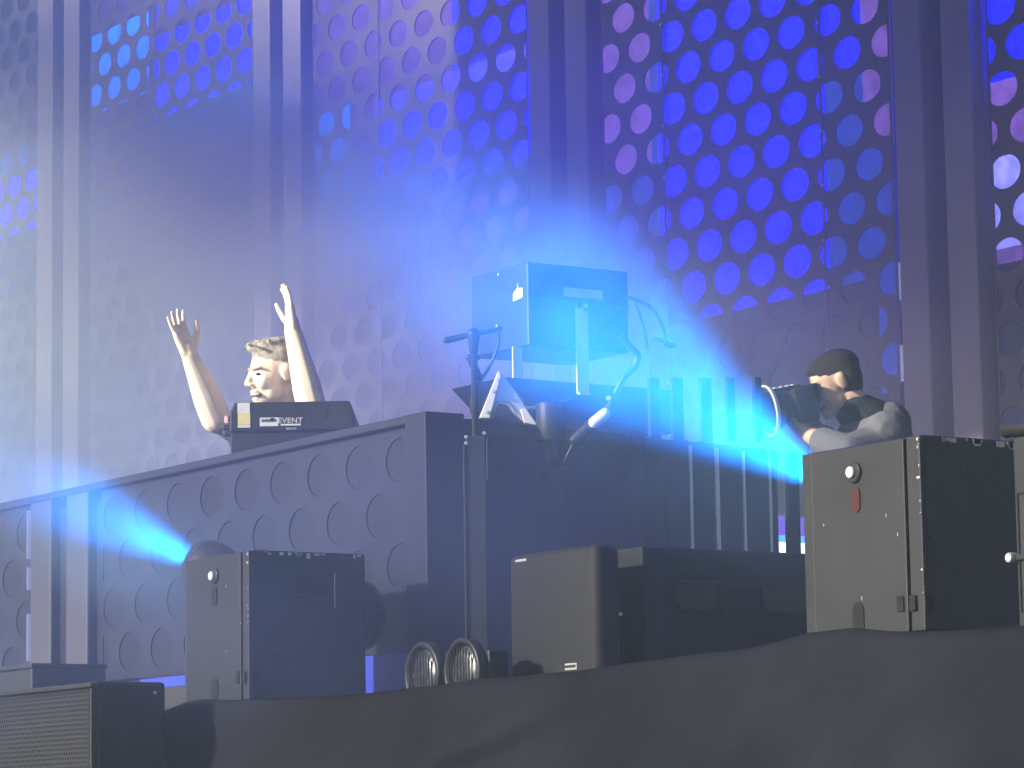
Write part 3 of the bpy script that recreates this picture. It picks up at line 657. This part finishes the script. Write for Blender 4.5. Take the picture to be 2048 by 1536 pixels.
# ------------------------------------------------------------------ DJ controller on the booth
DD = 11.75
c0, c1 = at(462, 803, DD), at(697, 803, DD); cc = (c0 + c1) / 2; hw = (c1 - c0).length / 2
T = Matrix.Translation((cc.x, cc.y, 0)) @ Mr
zt = cc.z; zb = ZT - .03
t = thing("dj_controller", (cc.x, cc.y, zb), "dark music controller with white and yellow stickers on its back, standing on the booth", "controller")
zlow = at(580, 885, DD).z
def quadbox(x0, x1, y0, y1, z0, z1, dx=0):
    return MB().box(x0, x1, y0, y1, z0, z1, T)
zmid = at(580, 862, DD).z
k = MB(); k.prism([T @ Vector(p) for p in [(-hw - .005, 0, zmid), (hw + .022, 0, zmid), (hw + .022, 0, zmid + .055), (hw + .004, 0, zt), (-hw + .012, 0, zt), (-hw - .005, 0, zt - .035)]], FWD * .32)
new_obj("body", k, M_black2, t, .006)
new_obj("stand", quadbox(-hw - .003, hw * .7, .012, .30, zb, zmid - .002), M_black2, t, .003)
def sticker(u0, v0, u1, v1, m, name="sticker", off=.002):
    a, b = at(u0, v0, DD), at(u1, v1, DD)
    xa = (a - cc).dot(RIGHT); xb = (b - cc).dot(RIGHT)
    return new_obj(name, quadbox(xa, xb, -off - .001, -off, b.z, a.z), m, t)
sticker(475, 806, 500, 827, M_white); sticker(476, 827.5, 501, 850, M_yellow); sticker(476, 851, 501, 856, M_white)
s1 = sticker(520, 836, 557, 853, M_white); s2 = sticker(559, 836, 603, 853, M_greyd)
sticker(566, 815, 592, 822, M_grey); sticker(628, 813, 652, 838, M_grey)
def text3(txt, u, v, h_px, m, parent, off=.0045, sx=1.0):
    cu = bpy.data.curves.new("lettering", 'FONT'); cu.body = txt; cu.size = 1; cu.extrude = .004; cu.align_x = 'CENTER'; cu.align_y = 'CENTER'
    tmp = bpy.data.objects.new("tmp", cu); SC.collection.objects.link(tmp); bpy.context.view_layer.update()
    me = bpy.data.meshes.new_from_object(tmp.evaluated_get(bpy.context.evaluated_depsgraph_get())); bpy.data.objects.remove(tmp)
    c = at(u, v, DD); s = h_px * DD / F / .72
    x = (c - cc).dot(RIGHT); org = Vector((0, 0, 0)); q = parent
    while q is not None: org += q.location; q = q.parent
    me.transform(Matrix.Translation(-org) @ T @ Matrix.Translation((x, -off, c.z)) @ Matrix.Rotation(math.pi / 2, 4, 'X') @ Matrix.Diagonal((s * sx, s, .3, 1)))
    o = bpy.data.objects.new("lettering", me); SC.collection.objects.link(o); o.parent = parent; me.materials.clear(); me.materials.append(m); return o
text3("EVENT", 581, 842, 10.5, M_white, s2, .0035, 1.15)
new_obj("print_bar", quadbox((at(562, 848, DD) - cc).dot(RIGHT), (at(602, 848, DD) - cc).dot(RIGHT), -.0042, -.0032, at(580, 852, DD).z, at(580, 848.5, DD).z), M_white, s2)
text3("NNNNN", 538, 842, 6, M_grey, s1, .0035, .9)
new_obj("print_block", quadbox((at(541, 838, DD) - cc).dot(RIGHT), (at(549, 838, DD) - cc).dot(RIGHT), -.0042, -.0032, at(545, 842, DD).z, at(545, 836.5, DD).z), M_black2, s1)
text3("SERVICE", 583, 858.5, 4, M_white, t, .002, 1.0)
for u, v, r in ((449, 855, .011), (452, 866, .014), (456, 838, .009)):
    k = MB(); q = at(u, v, DD + .04); k.capsule(q, q + RIGHT * .03, r, r); new_obj("side_knob", k, M_black2, t, smooth=True)
k = MB(); q = at(452, 836, DD + .02); k.capsule(q, q + Vector((0, 0, -.012)), .007, .006); new_obj("pilot_light", k, emis("pink_pilot", (1, .3, .3), 1.0), t, smooth=True)
k = MB(); q = at(702, 838, DD + .02); k.capsule(q, q + Vector((0, 0, -.008)), .005, .004); new_obj("pilot_light", k, emis("pink_pilot_dim", (.8, .4, .6), .8), t, smooth=True)
k = MB(); q = at(672, 846, DD); k.capsule(q, q + RIGHT * .014, .003, .003); new_obj("screw", k, M_alu, t)

# ------------------------------------------------------------------ people
def remeshed(name, mb, m, parent, vox=.006, smooth=3):
    o = new_obj(name, mb, m, parent, smooth=True)
    r = o.modifiers.new("r", 'REMESH'); r.mode = 'VOXEL'; r.voxel_size = vox; r.use_smooth_shade = True
    s = o.modifiers.new("s", 'SMOOTH'); s.factor = .5; s.iterations = smooth
    return o
def frame(origin, fwd, tilt=0, roll=0):
    f = Vector(fwd).normalized(); l = UP.cross(f).normalized(); u = f.cross(l)
    M = Matrix((f, l, u)).transposed().to_4x4()
    return Matrix.Translation(origin) @ M @ Matrix.Rotation(tilt, 4, 'Y') @ Matrix.Rotation(roll, 4, 'X')
def head(mb, H, s=1.0):
    E = lambda c, r: mb.ell(Vector(c) * s, [k * s for k in r], H)
    def Cp(a, b, r0, r1): mb.capsule(H @ (Vector(a) * s), H @ (Vector(b) * s), r0 * s, r1 * s)
    E((-.015, 0, .03), (.098, .076, .094)); E((.028, 0, -.015), (.066, .061, .088)); E((.03, 0, -.072), (.056, .050, .042))
    E((.072, 0, -.098), (.022, .026, .020)); E((.064, 0, .034), (.020, .050, .015))
    Cp((.088, 0, .020), (.112, 0, -.024), .009, .0125); E((.104, .012, -.030), (.012, .008, .008)); E((.104, -.012, -.030), (.012, .008, .008))
    for y in (-1, 1):
        E((.060, y * .036, -.026), (.028, .024, .028)); E((-.012, y * .078, -.004), (.021, .009, .034)); E((-.018, y * .083, .010), (.015, .007, .020))
        E((.026, y * .042, -.060), (.036, .018, .036))
    E((.090, 0, -.056), (.014, .027, .008)); E((.086, 0, -.082), (.014, .023, .009))
def face_parts(H, body, hairm, s=1.0, smile=True):
    for y in (-1, 1):
        k = MB(); k.ell(Vector((.079, y * .032, .006)) * s, [.009 * s, .010 * s, .0045 * s], H); e = new_obj("eye", k, M_hole, body, smooth=True)
        k = MB(); k.capsule(H @ (Vector((.090, y * .014, .026)) * s), H @ (Vector((.076, y * .050, .030)) * s), .006 * s, .004 * s); new_obj("eyebrow", k, M_brow, body, smooth=True)
    k = MB(); k.ell(Vector((.083, 0, -.068)) * s, [.0165 * s, .036 * s, .0115 * s], H); mo = new_obj("mouth", k, mat("mouth_dark", (.20, .10, .08), .5, 0, .1, 10, 0), body, smooth=True)
    if smile:
        k = MB(); k.ell(Vector((.0855, 0, -.0645)) * s, [.0155 * s, .033 * s, .006 * s], H); new_obj("teeth", k, M_white, mo, smooth=True)
def hand(mb, wrist, dirv, palm_n, s=1.0, spread=.10, curl=.25, thumb_side=1):
    """palm, four fingers and thumb; dirv from wrist to fingertips, palm_n out of the palm"""
    d = Vector(dirv).normalized(); n = Vector(palm_n); n = (n - d * n.dot(d)).normalized(); x = d.cross(n) * thumb_side
    wr = Vector(wrist)
    mb.chain([wr, wr + d * .03 * s], [.026 * s, .028 * s])
    for i, q in enumerate((-.028, -.010, .010, .027)):
        mb.chain([wr + d * .015 * s + x * q * .7 * s, wr + d * .085 * s + x * q * s], [.017 * s, .0125 * s])
    L = (.066, .078, .082, .072)
    for i, q in enumerate((-.029, -.010, .010, .029)):
        a = wr + d * .088 * s + x * q * s; fd = (d + x * q / .029 * spread).normalized()
        p = a; rr = .0092 * s; cu = curl * (.6 + .15 * i)
        for j, fr in enumerate((.45, .3, .25)):
            fd2 = (fd * math.cos(cu * j) + n * math.sin(cu * j)).normalized(); e = p + fd2 * L[i] * s * fr
            mb.capsule(p, e, rr, rr * .9, 8); p = e; rr *= .9
    a = wr + d * .022 * s + x * .024 * s; td = (d * .72 + x * .62 + n * .35).normalized(); b = a + td * .045 * s; td2 = (d * .9 + x * .25 + n * .3).normalized(); c = b + td2 * .033 * s; e = c + (d + n * .3).normalized() * .026 * s
    mb.chain([a, b, c, e], [.015 * s, .0115 * s, .0105 * s, .008 * s], 8)

# performer clapping above the booth
ZJ = 12.35
J = lambda u, v, dz=0: at(u, v, ZJ + dz)
pos = J(549, 747); ffw = (-RIGHT * .88 - FWD * .46)
Hd = frame(pos, ffw, math.radians(10), math.radians(-4))
dj = thing("person", (J(600, 800, .1).x, J(600, 800, .1).y, FLOOR), "person in a dark tee clapping with both bare arms raised behind the booth", "person")
k = MB(); HS = 1.03
head(k, Hd, HS)
nk = Hd @ Vector((-.03, 0, -.07)); shc = J(598, 868, .14)
k.chain([nk, J(582, 822, .05), shc], [.058, .06, .07])
Rsh, Lsh = shc + Vector(ffw.normalized().cross(UP)) * .19 - UP * .04, shc - Vector(ffw.normalized().cross(UP)) * .19 - UP * .04
side = ffw.normalized().cross(UP)          # his right
# torso, legs
pel = Vector((shc.x, shc.y, FLOOR + .98)) - ffw.normalized() * .05
k.chain([shc - UP * .04, shc - UP * .28, pel], [.13, .135, .14])
k.chain([shc - UP * .05 - side * .19, shc - UP * .05 + side * .19], [.075, .075])
for sgn in (-1, 1):
    hip = pel + side * sgn * .09; kn = hip - UP * .47 + ffw.normalized() * .03; an = kn - UP * .43 - ffw.normalized() * .03
    k.chain([hip, kn, an, an + ffw.normalized() * .16 - UP * .05], [.085, .06, .042, .035])
# arm at the left of the picture
el1, wr1 = J(432, 836, .02), J(380, 712, -.05)
k.chain([shc - UP * .06 + side * .19, el1 + UP * .0], [.066, .050]); k.chain([el1, el1.lerp(wr1, .3), wr1], [.060, .057, .033])
hand(k, wr1, J(352, 640, -.05) - wr1, RIGHT * .72 - FWD * .55, 1.06, .16, .18, 1)
# arm at the right of the picture
el2, wr2 = J(630, 842, -.18), J(586, 662, -.10)
k.chain([shc - UP * .06 - side * .19, el2], [.066, .052]); k.chain([el2, el2.lerp(wr2, .35), wr2], [.056, .056, .033])
hand(k, wr2, J(573, 575, -.08) - wr2, -RIGHT * .8 - FWD * .2, 1.06, .08, .22, -1)
djb = remeshed("body", k, M_skin, dj, .005, 6)
face_parts(Hd, djb, M_hair, HS)
k = MB()
E = lambda c, r: k.ell(Vector(c) * HS, [q * HS for q in r], Hd)
E((-.026, 0, .056), (.102, .079, .077)); E((-.046, 0, .022), (.072, .0790, .074)); E((.022, 0, .098), (.050, .055, .028)); E((.050, -.01, .098), (.034, .042, .020))
for i in range(60):
    a = random.uniform(-1, 1); b = random.random()
    p = Vector((.085 - b * .14, a * .055, .112 + .014 * math.sin(b * 3) - .012 * a * a + random.uniform(-.004, .005))) * HS
    k.capsule(Hd @ (p + Vector((-.02, 0, -.012))), Hd @ (p + Vector((.012, random.uniform(-.008, .008), .004))), .009, .004, 6)
remeshed("hair", k, M_hair, djb, .005, 1)
k = MB()
k.chain([shc - UP * .03, shc - UP * .3, pel + UP * .02], [.142, .148, .152]); k.chain([shc - UP * .045 - side * .2, shc - UP * .045 + side * .2], [.088, .088])
k.chain([J(588, 822, .08), shc], [.072, .09])
s1_ = shc - UP * .06 + side * .19; s2_ = shc - UP * .06 - side * .19
k.chain([s1_, s1_.lerp(el1, .55)], [.084, .07]); k.chain([s2_, s2_.lerp(el2, .5)], [.084, .07])
remeshed("shirt", k, M_shirt, djb, .008, 3)
k = MB()
for sgn in (-1, 1):
    hip = pel + side * sgn * .09; kn = hip - UP * .47 + ffw.normalized() * .03; an = kn - UP * .41 - ffw.normalized() * .03
    k.chain([pel, hip, kn, an], [.14, .098, .074, .056])
remeshed("trousers", k, M_black2, djb, .012, 2)

# camera operator behind the big monitor box
ZK = 11.9
K = lambda u, v, dz=0: at(u, v, ZK + dz)
gf = (-RIGHT * .97 - FWD * .12)
Hk = frame(K(1668, 768), gf, math.radians(24), 0)
op = thing("person", (K(1745, 900, .1).x, K(1745, 900, .1).y, FLOOR), "person in a grey shirt bending to a camera viewfinder behind the large monitor box", "person")
k = MB(); KS = .94; head(k, Hk, KS)
gs = gf.normalized(); sd_ = gs.cross(UP)
sh = K(1748, 868, .02)
k.chain([Hk @ Vector((-.03, 0, -.07)), K(1712, 812), sh - UP * .0], [.055, .06, .08])
pel = Vector((sh.x, sh.y, FLOOR + .95)) + RIGHT * .02
k.chain([sh - UP * .06, pel + UP * .2, pel], [.13, .135, .14])
k.chain([sh - UP * .05 - sd_ * .18, sh - UP * .05 + sd_ * .18], [.075, .075])
for sgn in (-1, 1):
    hip = pel + sd_ * sgn * .09; kn = hip - UP * .46 + gs * .03; an = kn - UP * .42 - gs * .03
    k.chain([hip, kn, an, an + gs * .16 - UP * .04], [.085, .06, .042, .035])
nel, nwr = K(1690, 905, -.26), K(1615, 868, -.14)
k.chain([sh - UP * .06 - sd_ * .18, nel], [.062, .046]); k.chain([nel, nwr], [.046, .030]); hand(k, nwr, K(1585, 842, -.1) - nwr, UP * .8 + FWD * .3, 1.0, .06, .5, 1)
fel, fwr = K(1668, 905, .2), K(1625, 850, .14)
k.chain([sh - UP * .06 + sd_ * .18, fel], [.062, .046]); k.chain([fel, fwr], [.046, .030]); hand(k, fwr, K(1600, 812, .1) - fwr, -FWD, 1.0, .06, .6, -1)
opb = remeshed("body", k, M_skin2, op, .005, 6)
face_parts(Hk, opb, M_hair2, KS, False)
k = MB()
E = lambda c, r: k.ell(Vector(c) * KS, [q * KS for q in r], Hk)
E((-.026, 0, .050), (.104, .081, .078)); E((-.046, 0, .012), (.073, .080, .088)); E((.026, 0, .088), (.048, .056, .026)); E((-.06, 0, -.035), (.045, .062, .04)); E((.052, 0, .080), (.030, .048, .020))
remeshed("hair", k, M_hair2, opb, .005, 1)
k = MB()
k.chain([sh - UP * .04, pel + UP * .25, pel + UP * .02], [.145, .15, .155]); k.chain([sh - UP * .03 - sd_ * .19, sh - UP * .03 + sd_ * .19], [.092, .092])
k.chain([sh - UP * .02, K(1775, 850, .0)], [.11, .09])
a_ = sh - UP * .06 - sd_ * .18; k.chain([a_, a_.lerp(nel, .95), nel.lerp(nwr, .55)], [.086, .064, .056])
a_ = sh - UP * .06 + sd_ * .18; k.chain([a_, a_.lerp(fel, .95), fel.lerp(fwr, .5)], [.086, .064, .054])
remeshed("shirt", k, M_shirt2, opb, .008, 2)
k = MB(); k.chain([K(1708, 820, 0), K(1742, 842, .0)], [.073, .088]); remeshed("collar", k, M_shirt, opb, .008, 2)
k = MB()
for sgn in (-1, 1):
    hip = pel + sd_ * sgn * .09; kn = hip - UP * .46 + gs * .03; an = kn - UP * .40 - gs * .03
    k.chain([pel, hip, kn, an], [.14, .098, .074, .056])
remeshed("trousers", k, M_black2, opb, .012, 2)
# his camera
ca, cb_ = K(1606, 806, -.08), K(1540, 818, -.12)
ax = (cb_ - ca).normalized()
vc = thing("video_camera", ca, "black camera with a flared pale rimmed lens hood held up by the bending operator", "camera")
Mc = frame(ca, ax)
new_obj("camera_body", MB().box(-.03, .055, -.065, .065, -.075, .055, Mc), M_black2, vc, .012)
new_obj("viewfinder", MB().box(-.062, .02, -.03, .03, .012, .062, Mc), M_black2, vc, .008)
new_obj("top_rail", MB().box(.0, .13, -.02, .02, .056, .068, Mc), M_greyd, vc, .004)
k = MB(); k.lathe(Mc @ Vector((.07, 0, -.005)), ax, [(-.016, .055), (.012, .06), (.02, .058), (.03, .066), (.068, .088), (.071, .086), (.03, .05)], 28, False); ln = new_obj("lens", k, M_black2, vc, smooth=True)
k = MB(); k.lathe(Mc @ Vector((.134, 0, -.005)), ax, [(-.008, .086), (.002, .0925), (.008, .093), (.011, .089), (.002, .084)], 32, False); new_obj("hood_rim", k, M_white, ln, smooth=True)
for x in (.03, .05, .075, .1, .12):
    k = MB(); k.ell((x, -.0, .069), (.008, .02, .005), Mc); new_obj("rail_knob", k, M_alu, vc, smooth=True)
k = MB(); k.tube([Mc @ Vector((.06, -.066, -.05)), Mc @ Vector((.02, -.07, -.09)), Mc @ Vector((-.0, -.07, -.11))], .006); new_obj("grip_rod", k, M_alu, vc, smooth=True)

# ------------------------------------------------------------------ air: thin even haze, and stage smoke
hz = new_obj("haze", MB().box(-40, 6, -4, 12, -1.0, 11), bpy.data.materials.new("haze"))
def volume(m, dens, noise_s=None, col=(.62, .76, 1.0), fall=None, aniso=.25, lo=.35, hi=.75, power=1.0):
    m.use_nodes = True; t, N, L = nt(m); N.clear()
    out = N.new("ShaderNodeOutputMaterial"); pv = N.new("ShaderNodeVolumePrincipled"); L.new(pv.outputs[0], out.inputs["Volume"])
    pv.inputs["Color"].default_value = tuple(col) + (1,); pv.inputs["Anisotropy"].default_value = aniso
    pv.inputs["Density"].default_value = dens
    if noise_s:
        tc = N.new("ShaderNodeTexCoord"); ln = N.new("ShaderNodeVectorMath"); ln.operation = 'LENGTH'; L.new(tc.outputs["Object"], ln.inputs[0])
        mr = N.new("ShaderNodeMapRange"); mr.inputs[1].default_value = 1.0; mr.inputs[2].default_value = fall; mr.interpolation_type = 'SMOOTHSTEP'
        L.new(ln.outputs["Value"], mr.inputs[0])
        geo = N.new("ShaderNodeNewGeometry")
        nz = N.new("ShaderNodeTexNoise"); nz.inputs["Scale"].default_value = noise_s; nz.inputs["Detail"].default_value = 3; nz.inputs["Distortion"].default_value = .6
        L.new(geo.outputs["Position"], nz.inputs["Vector"])
        m2 = N.new("ShaderNodeMapRange"); m2.inputs[1].default_value = lo; m2.inputs[2].default_value = hi; m2.inputs[3].default_value = .12; L.new(nz.outputs["Fac"], m2.inputs[0])
        a = N.new("ShaderNodeMath"); a.operation = 'MULTIPLY'; L.new(mr.outputs[0], a.inputs[0]); L.new(m2.outputs[0], a.inputs[1])
        b = N.new("ShaderNodeMath"); b.operation = 'MULTIPLY'; b.inputs[1].default_value = dens; L.new(a.outputs[0], b.inputs[0]); L.new(b.outputs[0], pv.inputs["Density"])
    return m
volume(hz.data.materials[0], .006)
struct(hz, 'stuff')
def smoke(c, r, dens, ns, fall=.35, lo=.40, hi=.64, axis=None, col=(.42, .60, 1.0)):
    k = MB(); k.ell((0, 0, 0), 1.0, None, 20, 14)
    o = new_obj("smoke", k, volume(bpy.data.materials.new("stage_smoke"), dens, ns, col, fall, lo=lo, hi=hi))
    a = (Vector(axis) if axis is not None else RIGHT).normalized(); b = UP.cross(a).normalized(); u = a.cross(b)
    R = Matrix((a, b, u)).transposed().to_4x4()
    o.matrix_world = Matrix.Translation(c) @ R @ Matrix.Diagonal((r[0], r[1], r[2], 1))
    struct(o, 'stuff'); return o
NEUT = (.62, .79, .93)
BEAMC = (.36, .66, 1.0)
smoke(at(40, 480, 15.0), (2.7, 2.6, 2.2), 1.25, .9, .3, col=NEUT)           # thick bank behind the performer
smoke(at(520, 480, 14.6), (2.4, 1.6, 1.5), .75, 1.1, col=NEUT)          # thinner drift in front of the wall
smoke(at(1020, 560, 13.2), (3.2, 1.4, 2.0), .36, .9, lo=.25, col=(.70, .66, 1.0))          # light drift over the middle of the stage
smoke(at(1230, 700, 9.75), (1.45, .55, .55), .42, 3.0, .2, lo=.32, hi=.66, axis=Vector(at(1000, 545, 9.95)) - LR, col=BEAMC)     # wisps in the right beam
smoke(at(200, 1070, 11.6), (.85, .4, .3), .7, 3.0, .25, lo=.25, axis=Vector(at(60, 955, 12.0)) - LL, col=BEAMC)     # wisps in the left beam
smoke(at(450, 1130, 10.3), (2.3, 1.0, .85), .32, 1.0, .3, lo=.25, col=(.30, .42, 1.0))            # faint veil in front of the booth
for u, v, rr in ((450, 225, .55), (770, 385, .55), (1110, 505, .5), (610, 520, .5)):      # puffs hanging close to the wall
    p = on_y(u, v, YW - .45); smoke(p, (rr * 1.5, rr, rr * .6), 1.6, 1.8, .2, lo=.2, hi=.6, axis=(1, 0, 0), col=(.5, .8, 1.0))
